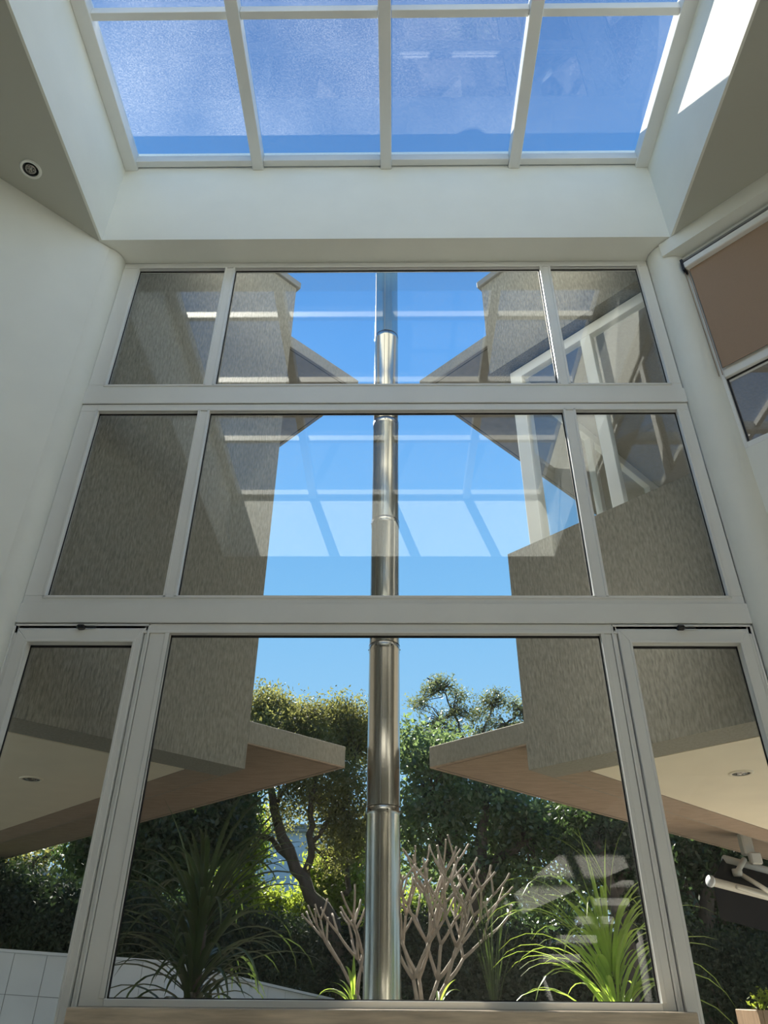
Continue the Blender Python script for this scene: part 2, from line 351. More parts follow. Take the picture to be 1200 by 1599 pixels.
# ------------------------------------------------------------------ interior window at right, roller blind
def R45(u, v, z): # u along right diagonal wall away from the column, v into the wall
    return (2.13+.7071*u+.7071*v, -.0-.7071*u+.7071*v, z)
W5 = empty('window_5', R45(1.5, 0, 4.40), kind='structure', label='white framed inner window right of the round column')
def m5(nm, u0, u1, v0, v1, z0, z1, m='alu', p=W5, **k): return bx(nm, m, p, u0, u1, v0, v1, z0, z1, R45, **k)
m5('jamb', .20, .262, 0, .07, 4.40, 6.33, bevel=.003); m5('jamb', 4.2, 4.3, 0, .07, 4.40, 6.33, bevel=.003); m5('mullion', 2.1, 2.18, 0, .07, 4.44, 6.33, bevel=.003)
m5('transom', .262, 4.2, -.008, .07, 5.015, 5.10, bevel=.003); m5('sill_rail', .262, 4.2, 0, .07, 4.40, 4.445, bevel=.003); m5('head', .262, 4.2, 0, .07, 6.25, 6.33, bevel=.003)
for (u0, u1) in ((.262, 2.1), (2.18, 4.2)):
    for (z0, z1) in ((4.445, 5.015), (5.10, 6.25)):
        g = m5('pane', u0-.01, u1+.01, .03, .036, z0-.01, z1+.01, 'glass')
        q = MB(); q.box(u0, u1, .022, .03, z1-.012, z1, R45).box(u0, u0+.012, .022, .03, z0, z1, R45).box(u0, u1, .022, .03, z0, z0+.006, R45); q.build('gasket', 'gasket', g)
RB = empty('roller_blind', R45(1.2, -.05, 5.1), label='brown roller blind half lowered over the inner window', cat='blind')
m5('fabric', .275, 4.0, -.03, -.026, 5.085, 6.16, 'blind', RB)
m5('head_rail', .255, 4.0, -.075, -.008, 6.13, 6.19, 'alu', RB, bevel=.006)
m5('bracket', .235, .255, -.07, -.005, 6.12, 6.24, 'gasket', RB)
m5('track', .24, 4.0, -.05, -.02, 6.225, 6.245, 'coping', RB)
for du in (.238, .262): MB().tube([R45(du, -.036, 6.14), R45(du, -.036, 5.02)], .003, 6).build('pull_cord', 'blind', RB)

# ------------------------------------------------------------------ the two wings of the building outside
def frame45(K, sx):
    def T(u, v, z): return (K[0]+sx*.7071*u+sx*.7071*v, K[1]-.7071*u+.7071*v, z)
    T.flip = sx < 0
    return T
TL = frame45((-1.04, 1.262), -1); TR = frame45((.935, 1.265), 1)
ZU, ZR = 2.706, 7.70
def wing(T, name, label, right):
    B = empty(name, T(2, 2, 0), label=label, cat='building', group='wings of the building')
    P = lambda nm, m, u0, u1, v0, v1, z0, z1, par=B, **k: bx(nm, m, par, u0, u1, v0, v1, z0, z1, T, **k)
    if not right:
        P('wall', 'stucco', 0, 1.80, 0, .2, ZU+.1, ZR); P('wall', 'stucco', 0, .2, .2, 9, ZU+.1, ZR)
    else:
        P('parapet', 'stucco', 0, 1.80, 0, .16, ZU+.1, 4.43); P('parapet', 'stucco', 0, .16, .16, 9, ZU+.1, 4.43)
        P('upper_wall', 'stucco', 0, 1.80, 0, .2, 6.45, ZR); P('upper_wall', 'stucco', 0, .2, .2, 9, 6.45, ZR)
        P('inner_ceiling', 'room_dark', .2, 4.6, .2, 9, 6.45, 6.52)
        P('inner_wall', 'room_dark', 2.6, 2.75, .3, 9, ZU+.3, 6.45)
        P('inner_floor', 'room_dark', .16, 2.6, .16, 9, 3.5, 3.6)
    cp = P('coping', 'coping', -.035, 1.80, -.035, .22, ZR, ZR+.085, bevel=.006); P('coping', 'coping', -.035, .22, .22, 9, ZR, ZR+.085, bevel=.006)
    P('roof', 'coping', .2, 4, .2, 9, 7.25, 7.40)
    # underside of the upper storey: brown border, cream inset panel
    P('wall_foot', 'stucco', 0, 1.80, 0, .012, ZU, ZU+.1); P('wall_foot', 'stucco', 0, .012, .012, 9, ZU, ZU+.1)
    P('soffit_border', 'stucco_fine', .012, 4.2, .012, .30, ZU, ZU+.1); P('soffit_border', 'soffit_brown', .012, .28, .30, 9, ZU, ZU+.1)
    P('shadow_gap', 'groove', .28, 4.2, .30, 9, ZU+.022, ZU+.1)
    P('soffit_panel', 'cream', .293, 4.2, .313, 9, ZU-.002, ZU+.03, label='cream soffit panel')
    # lower canopy and upper canopy: a slab past the corner with a drip edge
    for nm, z0, z1, sm in (('lower_canopy', 2.885, 3.045, 'soffit_brown'), ('upper_canopy', 6.842, 6.985, 'soffit_shaded')):
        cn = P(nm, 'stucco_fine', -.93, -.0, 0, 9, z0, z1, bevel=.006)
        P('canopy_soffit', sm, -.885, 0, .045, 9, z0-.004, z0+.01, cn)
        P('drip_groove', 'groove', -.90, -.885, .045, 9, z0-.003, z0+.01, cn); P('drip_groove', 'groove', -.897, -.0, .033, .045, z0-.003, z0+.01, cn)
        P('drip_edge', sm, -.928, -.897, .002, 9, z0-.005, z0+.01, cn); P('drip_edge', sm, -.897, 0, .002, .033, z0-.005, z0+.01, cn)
    if right:
        zb, zt, v0 = 4.43, 6.41, .10
        def win(nm, u0, u1, v0_, v1_, z0, z1): return P(nm, 'alu', u0, u1, v0_, v1_, z0, z1, bevel=.004)
        win('corner_post', .16, .285, .10, .225, zb, zt)
        win('window_head', .285, 1.80, .10, .17, zt-.115, zt); win('window_head', .16, .23, .225, 9, zt-.115, zt); win('window_foot', .285, 1.80, .10, .17, zb, zb+.05); win('window_foot', .16, .23, .225, 9, zb, zb+.05)
        win('window_mullion', .93, 1.03, .095, .17, zb+.05, zt-.115)
        win('window_mullion', 1.74, 1.80, .10, .17, zb+.05, zt-.115)
        for v in (1.35, 2.6, 4.0, 5.4): win('window_mullion', .16, .23, v, v+.08, zb+.05, zt-.115)
        for (u0, u1) in ((.285, .93), (1.03, 1.74)): P('window_pane', 'glass', u0-.01, u1+.01, .13, .136, zb+.04, zt-.105)
        for (q0, q1) in ((.225, 1.35), (1.43, 2.6), (2.68, 4.0), (4.08, 5.4)): P('window_pane', 'glass', .19, .196, q0-.01, q1+.01, zb+.04, zt-.105)
        P('window_gap', 'groove', .16, 1.80, .13, .2, zt, 6.45)
    return B
wing(TL, 'building_wing', 'grey stucco wing with solid wall and pointed canopies, left', False)
wing(TR, 'building_wing', 'grey stucco wing with corner window band and pointed canopies, right', True)
downlight((-2.66, 1.56, ZU-.004), .085, 'small dark downlight in the left cream soffit', 'cream')
downlight((2.415, 1.31, ZU-.004), .085, 'round downlight in the right cream soffit', 'cream')

# ------------------------------------------------------------------ steel flue
FX, FY, FR = -.077, 1.55, .121
FL = empty('steel_flue', (FX, FY, .3), label='tall polished steel flue pipe standing in the garden bed', cat='flue')
cuts = [.3, 1.32, 2.51, 3.74, 4.92, 6.06, 7.245, 8.42, 9.50]
for i in range(len(cuts)-1):
    z0, z1 = cuts[i], cuts[i+1]
    s = MB().lathe((FX, FY, 0), [(FR-.001, z0), (FR, z0+.01), (FR, (z0+z1)/2), (FR, z1-.06), (FR+.003, z1-.055), (FR+.003, z1-.004), (FR-.001, z1)], 48).build('pipe_section', 'steel', FL, smooth=True)
    if i < len(cuts)-2:
        MB().lathe((FX, FY, 0), [(FR-.002, z1-.004), (FR+.0035, z1-.003), (FR+.0035, z1+.003), (FR-.002, z1+.004)], 48).build('joint_seam', 'groove', s, smooth=True)
        for k in range(6):
            an = -math.pi/2+(k-2)*1.05+.25*i
            p = Vector((FX+math.cos(an)*(FR+.003), FY+math.sin(an)*(FR+.003), z1-.03)); q = p+Vector((math.cos(an), math.sin(an), 0))*.005
            MB().tube([p, q], .005, 6).build('rivet', 'groove', s)
    MB().box(FX-.001-.02, FX+.003-.02, FY-FR-.0025, FY-FR+.004, z0+.01, z1-.06).build('seam', 'coping', s)

MB().lathe((FX, FY, 9.50), [(FR+.03, -.02), (.195, .0), (.195, .05), (.17, .13), (.11, .20), (.001, .235)], 32).build('rain_cap', 'steel', FL, smooth=True)
# ------------------------------------------------------------------ ground, tiled retaining wall, far walls
struct('ground', MB().box(-60, 60, .12, 120, -.2, 0), 'lawn', label='dark lawn of the garden')
struct('planting_bed', MB().box(-2.0, 2.0, .12, 6.0, 0, .55), 'soil', label='dark soil bed below the glazing')
struct('terrace_right', MB().box(2.0, 14, .12, 7.6, 0, .12), 'terrace', label='pale paved terrace under the right wing')
struct('terrace_left', MB().box(-14, -2.0, .12, 5.0, 0, .12), 'soil', label='dark planted ground under the left wing')

def tiled_wall(name, label, p0, p1, zt0, zt1, tw, th, z0=.2):
    p0, p1 = Vector(p0), Vector(p1); d = p1-p0; L = d.length; d.normalize(); nrm = Vector((d.y, -d.x))
    if nrm.y > 0: nrm = -nrm
    E_ = empty(name, (p0.x, p0.y, 0), kind='structure', label=label)
    def T(u, v, z): q = p0+d*u-nrm*v; return (q.x, q.y, z)
    T.flip = False
    mb = MB()
    zs = lambda u: zt0+(zt1-zt0)*u/L
    mb.v = [T(u, v, z) for (u, v, z) in ((0, .01, 0), (L, .01, 0), (L, .25, 0), (0, .25, 0), (0, .01, zt0-.03), (L, .01, zt1-.03), (L, .25, zt1-.03), (0, .25, zt0-.03))]
    mb.f = [(0, 3, 2, 1), (4, 5, 6, 7), (0, 1, 5, 4), (1, 2, 6, 5), (2, 3, 7, 6), (3, 0, 4, 7)]
    mb.build('wall_core', 'grout', E_)
    mb = MB(); mb.v = [T(u, v, z) for (u, v, z) in ((0, -.03, zt0-.03), (L, -.03, zt1-.03), (L, .28, zt1-.03), (0, .28, zt0-.03), (0, -.03, zt0), (L, -.03, zt1), (L, .28, zt1), (0, .28, zt0))]
    mb.f = [(0, 3, 2, 1), (4, 5, 6, 7), (0, 1, 5, 4), (1, 2, 6, 5), (2, 3, 7, 6), (3, 0, 4, 7)]
    mb.build('coping', 'tile', E_)
    k = 0
    for i in range(int(L/tw)+1):
        u0, u1 = i*tw+.003, min((i+1)*tw-.003, L)
        if u1-u0 < .02: continue
        r = 0
        while True:
            ta, tb = zs(u0)-.033-r*th, zs(u1)-.033-r*th
            if max(ta, tb)-th < z0 or r > 4: break
            mb = MB(); mb.v = [T(u, v, z) for (u, v, z) in ((u0, -.004, ta-th+.006), (u1, -.004, tb-th+.006), (u1, .012, tb-th+.006), (u0, .012, ta-th+.006), (u0, -.004, ta), (u1, -.004, tb), (u1, .012, tb), (u0, .012, ta))]
            mb.f = [(0, 3, 2, 1), (4, 5, 6, 7), (0, 1, 5, 4), (1, 2, 6, 5), (2, 3, 7, 6), (3, 0, 4, 7)]
            mb.build('tile', 'tile', E_); r += 1
    return E_
YW = 5.6
A0, A1, A2 = at(-130, 1472, YW), at(262, 1500, YW+.5), at(520, 1559, YW+3.2)
tiled_wall('wall_garden_left', 'white tiled retaining wall in the left of the garden', A0[:2], A1[:2], A0[2], A1[2], .36, .40)
tiled_wall('wall_garden_ramp', 'white tiled retaining wall sloping down towards the flue', A1[:2], A2[:2], A1[2], A2[2], .36, .40)
p = at(880, 1470, 11.7)
struct('wall_garden_right', MB().box(p[0]-.55, p[0]+2.2, 11.7, 11.85, 0, p[2]+.02), 'far_wall', label='pale low wall behind the strap leaf plant')

# ------------------------------------------------------------------ vegetation
def np_mesh(name, V, F, m, parent, **k):
    me = bpy.data.meshes.new(name); off = np.array(origin_of(parent)); V = V-off
    me.vertices.add(len(V)); me.vertices.foreach_set('co', V.astype(np.float32).ravel())
    n, kk = F.shape; me.loops.add(n*kk); me.loops.foreach_set('vertex_index', F.astype(np.int32).ravel())
    me.polygons.add(n); me.polygons.foreach_set('loop_start', np.arange(0, n*kk, kk, dtype=np.int32)); me.polygons.foreach_set('loop_total', np.full(n, kk, dtype=np.int32))
    me.materials.append(M[m]); me.update(calc_edges=True); me.validate()
    ob = bpy.data.objects.new(name, me); COL.objects.link(ob); ob.parent = parent; return setp(ob, **k)
def leaves(parent, centres, n_each, spread, size, m, name='foliage', aspect=.45, droop=.0):
    C = np.asarray(centres); N = len(C)*n_each
    P = np.repeat(C, n_each, 0)+RNG.normal(0, 1, (N, 3))*np.asarray(spread)
    D = RNG.normal(0, 1, (N, 3)); D[:, 2] -= droop; D /= np.linalg.norm(D, axis=1)[:, None]
    B = RNG.normal(0, 1, (N, 3)); B -= D*(B*D).sum(1)[:, None]; B /= np.linalg.norm(B, axis=1)[:, None]
    s = size*RNG.uniform(.6, 1.3, (N, 1))
    V = np.stack([P-D*s*.5, P+B*s*aspect*.5, P+D*s*.5, P-B*s*aspect*.5], 1).reshape(-1, 3)
    return np_mesh(name, V, np.arange(N*4).reshape(N, 4), m, parent, kind='stuff')
def blob_centres(blobs):
    out = []
    for (c, r, k) in blobs:
        d = RNG.normal(0, 1, (k, 3)); d /= np.linalg.norm(d, axis=1)[:, None]; q = RNG.uniform(.25, 1, (k, 1))**.5
        out.append(np.asarray(c)+d*q*np.asarray(r))
    return np.concatenate(out)
def px_blob(px, py, Y, rx, ry, k, depth=1.0):
    c = at(px, py, Y); s = (np.dot(c-CAM, fw))/FPX; return (c, (rx*s, max(rx, ry)*s*depth*.8, ry*s), k)
def tree(name, label, trunk, blobs, n_each, spread, size, m, twigs=True, group='trees of the garden', bark='bark', aspect=.45, droop=0.):
    """trunk: list of (polyline, radii); blobs: crown lumps"""
    base = trunk[0][0][0]; T = empty(name, (base[0], base[1], 0), label=label, cat='tree', group=group)
    for i, (pl, rd) in enumerate(trunk):
        pl = [Vector(p) for p in pl]; fine = []; rr = []
        for j in range(len(pl)-1):
            for t in range(4):
                k = t/4; fine.append(pl[j].lerp(pl[j+1], k)+Vector(RNG.normal(0, .03 if (i or j) else .0, 3))); rr.append(rd[j]+(rd[j+1]-rd[j])*k)
        fine.append(pl[-1]); rr.append(rd[-1])
        MB().tube(fine, rr, 8).build('trunk' if i == 0 else 'limb', bark, T, smooth=True)
    C = blob_centres(blobs)
    if twigs:
        nodes = np.array([p for pl, rd in trunk for p in pl[1:]]); mb = MB()
        for c_ in C[::2]:
            nn = nodes[np.argmin(((nodes-c_)**2).sum(1))]; mid = (nn+c_)/2+RNG.normal(0, .1, 3)
            mb.tube([nn, mid, c_], [.018, .011, .004], 4, cap=False)
        mb.build('twigs', bark, T, kind='stuff')
    leaves(T, C, n_each, spread, size, m, aspect=aspect, droop=droop); return T

G0 = .0
# centre-left tree: leaning dark trunk with fork, olive sunlit crown
def V3(px, py, Y): return tuple(at(px, py, Y))
def grounded(px, py, Y): p = at(px, py, Y); return (p[0], p[1], 0.0)
tk = [([grounded(560, 1540, 9.6), V3(520, 1440, 9.5), V3(462, 1350, 9.4), V3(428, 1260, 9.3), V3(418, 1180, 9.3)], [.14, .12, .10, .075, .03]),
      ([V3(480, 1375, 9.45), V3(486, 1320, 9.2), V3(487, 1250, 9.0), V3(500, 1170, 9.0)], [.07, .06, .045, .02]),
      ([V3(462, 1350, 9.4), V3(410, 1300, 9.6), V3(360, 1240, 9.9)], [.06, .045, .02]),
      ([V3(486, 1320, 9.2), V3(530, 1260, 9.4), V3(555, 1180, 9.6)], [.045, .035, .015]), ([V3(540, 1400, 9.7), V3(545, 1350, 9.8), V3(520, 1300, 9.8), V3(500, 1250, 9.8)], [.05, .04, .025, .012]), ([V3(545, 1350, 9.8), V3(565, 1310, 9.9), V3(570, 1260, 9.9)], [.03, .022, .01]), ([V3(428, 1260, 9.3), V3(450, 1220, 9.2), V3(470, 1170, 9.1)], [.04, .025, .01])]
tree('garden_tree', 'olive green tree with leaning forked dark trunk left of the flue', tk,
     [px_blob(425, 1125, 9.6, 45, 32, 60), px_blob(500, 1140, 9.6, 60, 30, 80), px_blob(560, 1150, 9.8, 40, 36, 50), px_blob(460, 1165, 9.4, 90, 30, 90), px_blob(510, 1215, 9.2, 70, 35, 50), px_blob(550, 1270, 9.3, 45, 45, 40), px_blob(530, 1320, 9.4, 40, 30, 18), px_blob(470, 1255, 9.3, 50, 30, 20), px_blob(410, 1098, 9.7, 25, 14, 14), px_blob(540, 1112, 9.7, 40, 12, 16)],
     120, .15, .075, 'leaf_olive', aspect=.4)
# dark tree on the left below the left canopy
tk = [([grounded(250, 1540, 8.5), V3(245, 1440, 8.5), V3(235, 1380, 8.5), V3(260, 1300, 8.6)], [.16, .14, .12, .05]),
      ([V3(245, 1420, 8.5), V3(205, 1360, 8.4), V3(190, 1310, 8.4)], [.08, .06, .03]), ([V3(240, 1400, 8.5), V3(300, 1340, 8.7), V3(350, 1300, 8.8)], [.07, .05, .03])]
tree('garden_tree', 'dense dark tree under the left canopy', tk, [px_blob(250, 1290, 8.6, 80, 50, 120), px_blob(330, 1290, 8.8, 60, 45, 80), px_blob(230, 1350, 8.4, 60, 30, 50), px_blob(350, 1250, 9, 50, 40, 50), px_blob(170, 1320, 8.4, 60, 60, 60)], 130, .16, .11, 'leaf_dark')
# large glossy tree right of the flue
tk = [([grounded(735, 1540, 8.8), V3(740, 1440, 8.8), V3(750, 1350, 8.8), V3(760, 1240, 8.9)], [.15, .13, .11, .05]),
      ([V3(745, 1400, 8.8), V3(690, 1320, 8.9), V3(670, 1240, 9)], [.08, .06, .03]), ([V3(748, 1370, 8.8), V3(820, 1310, 8.8), V3(880, 1270, 8.9)], [.08, .06, .03])]
tree('garden_tree', 'large dark glossy leaved tree right of the flue', tk,
     [px_blob(690, 1200, 9.2, 70, 45, 46), px_blob(665, 1280, 9, 50, 55, 38), px_blob(760, 1270, 9, 85, 50, 62), px_blob(870, 1295, 9, 90, 42, 60), px_blob(720, 1360, 9.2, 90, 45, 46), px_blob(850, 1370, 9.3, 105, 42, 50), px_blob(950, 1330, 9.2, 55, 45, 32), px_blob(655, 1160, 9.6, 40, 25, 16)],
     78, .16, .105, 'leaf_glossy', aspect=.5)
# feathery tree behind it, thin twigs against the sky
tk = [([grounded(780, 1540, 11), V3(775, 1350, 11), V3(755, 1220, 11), V3(722, 1150, 11), V3(690, 1125, 11)], [.13, .11, .08, .04, .02]),
      ([V3(722, 1150, 11), V3(708, 1110, 11), V3(690, 1075, 11)], [.03, .02, .012]), ([V3(755, 1220, 11), V3(752, 1160, 11), V3(770, 1095, 11)], [.05, .03, .012]), ([V3(740, 1185, 11), V3(790, 1130, 11), V3(815, 1105, 11)], [.04, .02, .01])]
tree('garden_tree', 'feathery tree with airy twigs against the sky right of the flue', tk,
     [px_blob(692, 1068, 11, 18, 14, 22), px_blob(652, 1098, 11, 20, 9, 20), px_blob(672, 1080, 11, 16, 9, 16), px_blob(718, 1085, 11, 12, 16, 18), px_blob(705, 1115, 11, 26, 10, 24), px_blob(768, 1092, 11, 24, 14, 30), px_blob(745, 1112, 11, 16, 10, 18), px_blob(803, 1105, 11, 18, 12, 24), px_blob(680, 1140, 11, 45, 14, 44), px_blob(770, 1140, 11, 50, 20, 60), px_blob(650, 1165, 11, 25, 12, 24), px_blob(825, 1145, 11, 30, 22, 34)],
     26, .075, .085, 'leaf_feather', aspect=.26)
# trees seen through the right casement
tk = [([grounded(1115, 1560, 9.5), V3(1100, 1480, 9.5), V3(1105, 1420, 9.5), V3(1112, 1345, 9.6), V3(1105, 1290, 9.7)], [.17, .15, .12, .09, .05]),
      ([V3(1105, 1430, 9.5), V3(1070, 1390, 9.5), V3(1060, 1340, 9.6)], [.07, .05, .03]), ([V3(1110, 1400, 9.5), V3(1160, 1350, 9.8), V3(1200, 1320, 10)], [.07, .05, .03])]
tree('garden_tree', 'dark tree with curved trunk behind the right casement', tk, [px_blob(1090, 1370, 9.9, 60, 60, 60), px_blob(1180, 1400, 10, 60, 70, 70), px_blob(1140, 1450, 10.3, 110, 50, 110), px_blob(1240, 1440, 9.8, 80, 90, 80), px_blob(1010, 1350, 9.9, 50, 60, 60), px_blob(1100, 1310, 9.9, 120, 40, 60)], 120, .17, .11, 'leaf_dark')
tk = [([grounded(965, 1545, 7.6), V3(985, 1480, 7.6), V3(960, 1400, 7.7), V3(935, 1300, 7.8), V3(915, 1240, 7.9)], [.11, .10, .08, .07, .04]), ([V3(960, 1400, 7.7), V3(990, 1340, 7.8), V3(1010, 1290, 7.8)], [.05, .04, .02])]
tree('garden_tree', 'leaning dark tree beneath the right canopy', tk, [px_blob(930, 1290, 7.9, 60, 40, 60), px_blob(985, 1320, 7.9, 40, 50, 40), px_blob(1010, 1400, 8.2, 50, 50, 40)], 100, .14, .09, 'leaf_dark')
# thin tree seen low through the left casement
tk = [([grounded(20, 1470, 12), V3(25, 1400, 12), V3(50, 1350, 12), V3(90, 1325, 12), V3(140, 1310, 12)], [.12, .10, .07, .04, .02]), ([V3(25, 1400, 12), V3(10, 1350, 12), V3(-20, 1320, 12)], [.08, .05, .03])]
tree('garden_tree', 'thin spreading tree above the hedge seen through left casement', tk, [px_blob(60, 1335, 12, 50, 12, 16), px_blob(10, 1345, 12, 40, 18, 20), px_blob(-60, 1320, 12, 70, 40, 40)], 60, .16, .10, 'leaf_olive')

def shrub(name, label, blobs, n_each, spread, size, m, cat='shrub', stems=6, group=None, aspect=.45):
    c = np.mean([b[0] for b in blobs], 0); T = empty(name, (c[0], c[1], 0), label=label, cat=cat, group=group)
    C = blob_centres(blobs); mb = MB()
    for c_ in C[:stems]: mb.tube([(c[0]+RNG.normal(0, .1), c[1]+RNG.normal(0, .1), 0), ((c[0]+c_[0])/2, (c[1]+c_[1])/2, c_[2]*.6), tuple(c_)], [.03, .02, .008], 5)
    mb.build('stems', 'bark', T); leaves(T, C, n_each, spread, size, m, aspect=aspect); return T
shrub('sunlit_shrub', 'sunlit yellow green shrub between dark tree and leaning trunk', [px_blob(390, 1310, 10.2, 25, 45, 40), px_blob(370, 1400, 10, 35, 40, 50), px_blob(340, 1430, 9.9, 40, 30, 40), px_blob(425, 1410, 10.4, 20, 20, 20)], 90, .12, .09, 'leaf_bright', group='sunlit shrubs')
shrub('sunlit_shrub', 'pale sunlit shrub behind the leaning trunk beside the flue', [px_blob(520, 1370, 10.6, 40, 35, 50), px_blob(490, 1425, 10.4, 40, 25, 40), px_blob(545, 1420, 10.5, 25, 40, 40), px_blob(550, 1340, 10.8, 25, 30, 25)], 90, .13, .10, 'leaf_bright', group='sunlit shrubs')
shrub('sunlit_shrub', 'bright shrub low behind the bare frangipani', [px_blob(690, 1440, 10.8, 45, 30, 40), px_blob(640, 1430, 10.8, 30, 40, 30)], 80, .13, .09, 'leaf_bright', group='sunlit shrubs')
def hedge(name, label, blobs, n_each=150): return shrub(name, label, blobs, n_each, .13, .075, 'hedge_leaf', 'hedge', 10)
hedge('hedge', 'dark clipped hedge on top of the tiled wall at the far left', [px_blob(10, 1420, YW+1.2, 55, 50, 100), px_blob(80, 1440, YW+1.2, 45, 42, 90), px_blob(-70, 1420, YW+1.2, 60, 60, 90), px_blob(140, 1450, YW+1.3, 50, 38, 70), px_blob(210, 1455, YW+1.4, 50, 40, 70)])
hedge('hedge', 'dark hedge bank left of the flue', [px_blob(300, 1465, YW+2.4, 50, 40, 80), px_blob(370, 1480, YW+2.9, 50, 42, 90), px_blob(440, 1495, YW+3.4, 48, 42, 90), px_blob(510, 1505, YW+4.1, 45, 42, 90), px_blob(565, 1500, YW+4.3, 40, 42, 80)])
hedge('hedge', 'dark hedge bank right of the flue', [px_blob(650, 1495, 8.3, 50, 50, 80), px_blob(720, 1510, 8.3, 60, 55, 100), px_blob(800, 1520, 8.2, 60, 50, 100), px_blob(880, 1530, 8.2, 60, 40, 90), px_blob(960, 1530, 8.2, 60, 45, 90)])
hedge('hedge', 'dark planting below the awning at far right', [px_blob(1050, 1510, 8.6, 60, 70, 100), px_blob(1140, 1530, 8.6, 70, 60, 110), px_blob(1230, 1540, 8.6, 70, 60, 90)])

# far walls, building and hills behind the trees
p = at(95, 1375, 15); struct('wall_far_left', MB().box(p[0]-1.4, p[0]+2.0, 15, 15.3, 0, at(95, 1359, 15)[2]), 'fence', label='rough grey boundary wall far left')
p0, p1 = at(398, 1320, 24), at(560, 1440, 24)
FB = empty('far_building', ((p0[0]+p1[0])/2, 25, 0), label='pale blue grey building glimpsed behind the leaning tree', cat='building')
bx('wall', 'far_wall', FB, p0[0], p1[0]+1.5, 24, 28, 0, at(480, 1300, 24)[2]); bx('roof', 'coping', FB, p0[0]-.2, p1[0]+1.7, 23.8, 28.2, at(480, 1300, 24)[2], at(480, 1300, 24)[2]+.25)
for k in range(3): bx('window', 'groove', FB, p0[0]+.6+k*1.3, p0[0]+1.3+k*1.3, 23.97, 24.05, 2.6, 3.9)
hz = MB(); N = 60; hv = []
for i in range(N+1):
    x = -90+i*3.0; hh = 7.0+2.2*math.sin(i*.31)+1.3*math.sin(i*.83+1); hv.append((x, 85+4*math.sin(i*.2), hh))
hz.v = [(x, y, 0) for x, y, h_ in hv]+[(x, y+2, h_) for x, y, h_ in hv]+[(x, y+20, 0) for x, y, h_ in hv]
hz.f = [(i, i+1, N+2+i, N+1+i) for i in range(N)]+[(N+1+i, N+2+i, 2*N+3+i, 2*N+2+i) for i in range(N)]
struct('hills', hz, 'hill', smooth=True, label='hazy wooded hills on the horizon')
# a row of background trees closes the garden
for i, px in enumerate((-260, -190, 205, 300, 620, 760, 900, 1080, 1240, 1400)):
    yb = 14+1.5*math.sin(i*2.1); top = (1400, 1420, 1370, 1340, 1400, 1390, 1370, 1370, 1370, 1350)[i]
    lb = ['beyond the left frame edge', 'far left beyond the casement', 'behind the dense dark left tree', 'behind the sunlit shrub', 'right behind the flue', 'behind the bare frangipani', 'behind the glossy tree', 'behind the right casement', 'behind the awning', 'beyond the right frame edge'][i]
    b_ = grounded(px, 1540, yb); hgt = at(px, top, yb)[2]
    if px < 0 and i == 0: continue
    T_ = tree('background_tree', 'background garden tree '+lb, [([b_, (b_[0]+.1, b_[1], hgt*.45), (b_[0]-.1, b_[1], hgt*.8)], [.16, .12, .05])],
         [((b_[0], yb, hgt*.68), (1.3, 1.0, hgt*.28), 60), ((b_[0]-.4, yb, hgt*.35), (1.3, 1.0, hgt*.25), 50)], 90, .22, .15, 'leaf_dark', twigs=False, group='background trees')

# ---- strap leaf plants
def strap(base, az, L, wd, rise, curl, seg=10, fold=.25, lean0=None):
    """an arching ribbon: starts at elevation `rise` and bends down by `curl` over its length"""
    P = Vector(base); el = rise; pts = []; out = Vector((math.cos(az), math.sin(az), 0)); side = Vector((-math.sin(az), math.cos(az), 0)); st = L/seg
    V = []; F = []
    for i in range(seg+1):
        t = i/seg; wv = wd*(.55+.9*t if t < .3 else (.82+.18*math.sin(math.pi*min(1, (t-.3)/.5)) if t < .6 else max(.03, (1-t)/.4)**.8))
        d = out*math.cos(el)+Vector((0, 0, 1))*math.sin(el); nn = side.cross(d)
        V += [tuple(P-side*wv/2+nn*wv*fold*-.5), tuple(P+nn*wv*fold*.3), tuple(P+side*wv/2+nn*wv*fold*-.5)]
        P = P+d*st; el -= curl/seg*(0.35+1.3*t)
    for i in range(seg):
        a_ = i*3
        F += [(a_, a_+1, a_+4, a_+3), (a_+1, a_+2, a_+5, a_+4)]
    return V, F
def strap_plant(name, label, base, specs, m, wd, group='strap leaf plants', stem=.06, stem_h=.3):
    T = empty(name, base, label=label, cat='plant', group=group)
    if stem: MB().tube([base, (base[0], base[1], base[2]+stem_h*.5), (base[0]+.01, base[1], base[2]+stem_h)], [stem, stem*.8, stem*.5], 10).build('stem', 'bark', T, smooth=True)
    for (az, L, ri, cu, k, h) in specs:
        V, F = strap((base[0], base[1], base[2]+h), az, L, wd*k, ri, cu); link('leaf', V, F, m, T, smooth=True)
    return T
rr = random.Random(3)
pb = at(960, 1545, 1.05); base = (pb[0], 1.05, .55); hh = pb[2]-.55
specs = []
for k in range(95):
    az = rr.uniform(0, 2*math.pi); L = rr.uniform(.45, .95); specs.append((az, L, rr.uniform(.9, 1.5), rr.uniform(1.2, 2.9), rr.uniform(.7, 1.2), hh*rr.uniform(.5, 1.15)))
for k in range(7): specs.append((math.pi+rr.uniform(-.7, .5), rr.uniform(.95, 1.15), rr.uniform(1.25, 1.5), rr.uniform(2.4, 3.1), .9, hh*rr.uniform(.6, 1)))
for k in range(5): specs.append((math.pi/2+rr.uniform(-1.2, 1.2), rr.uniform(.75, .95), rr.uniform(1.4, 1.55), rr.uniform(.2, .7), .6, hh*rr.uniform(.9, 1.2)))
strap_plant('strap_leaf_plant', 'bright sunlit strap leaf plant in front of the right wing', base, specs, 'strap_bright', .024, stem=.05, stem_h=hh*1.1)
pb = at(300, 1545, 1.35); base = (pb[0], 1.35, .55); hh = pb[2]-.55
specs = []
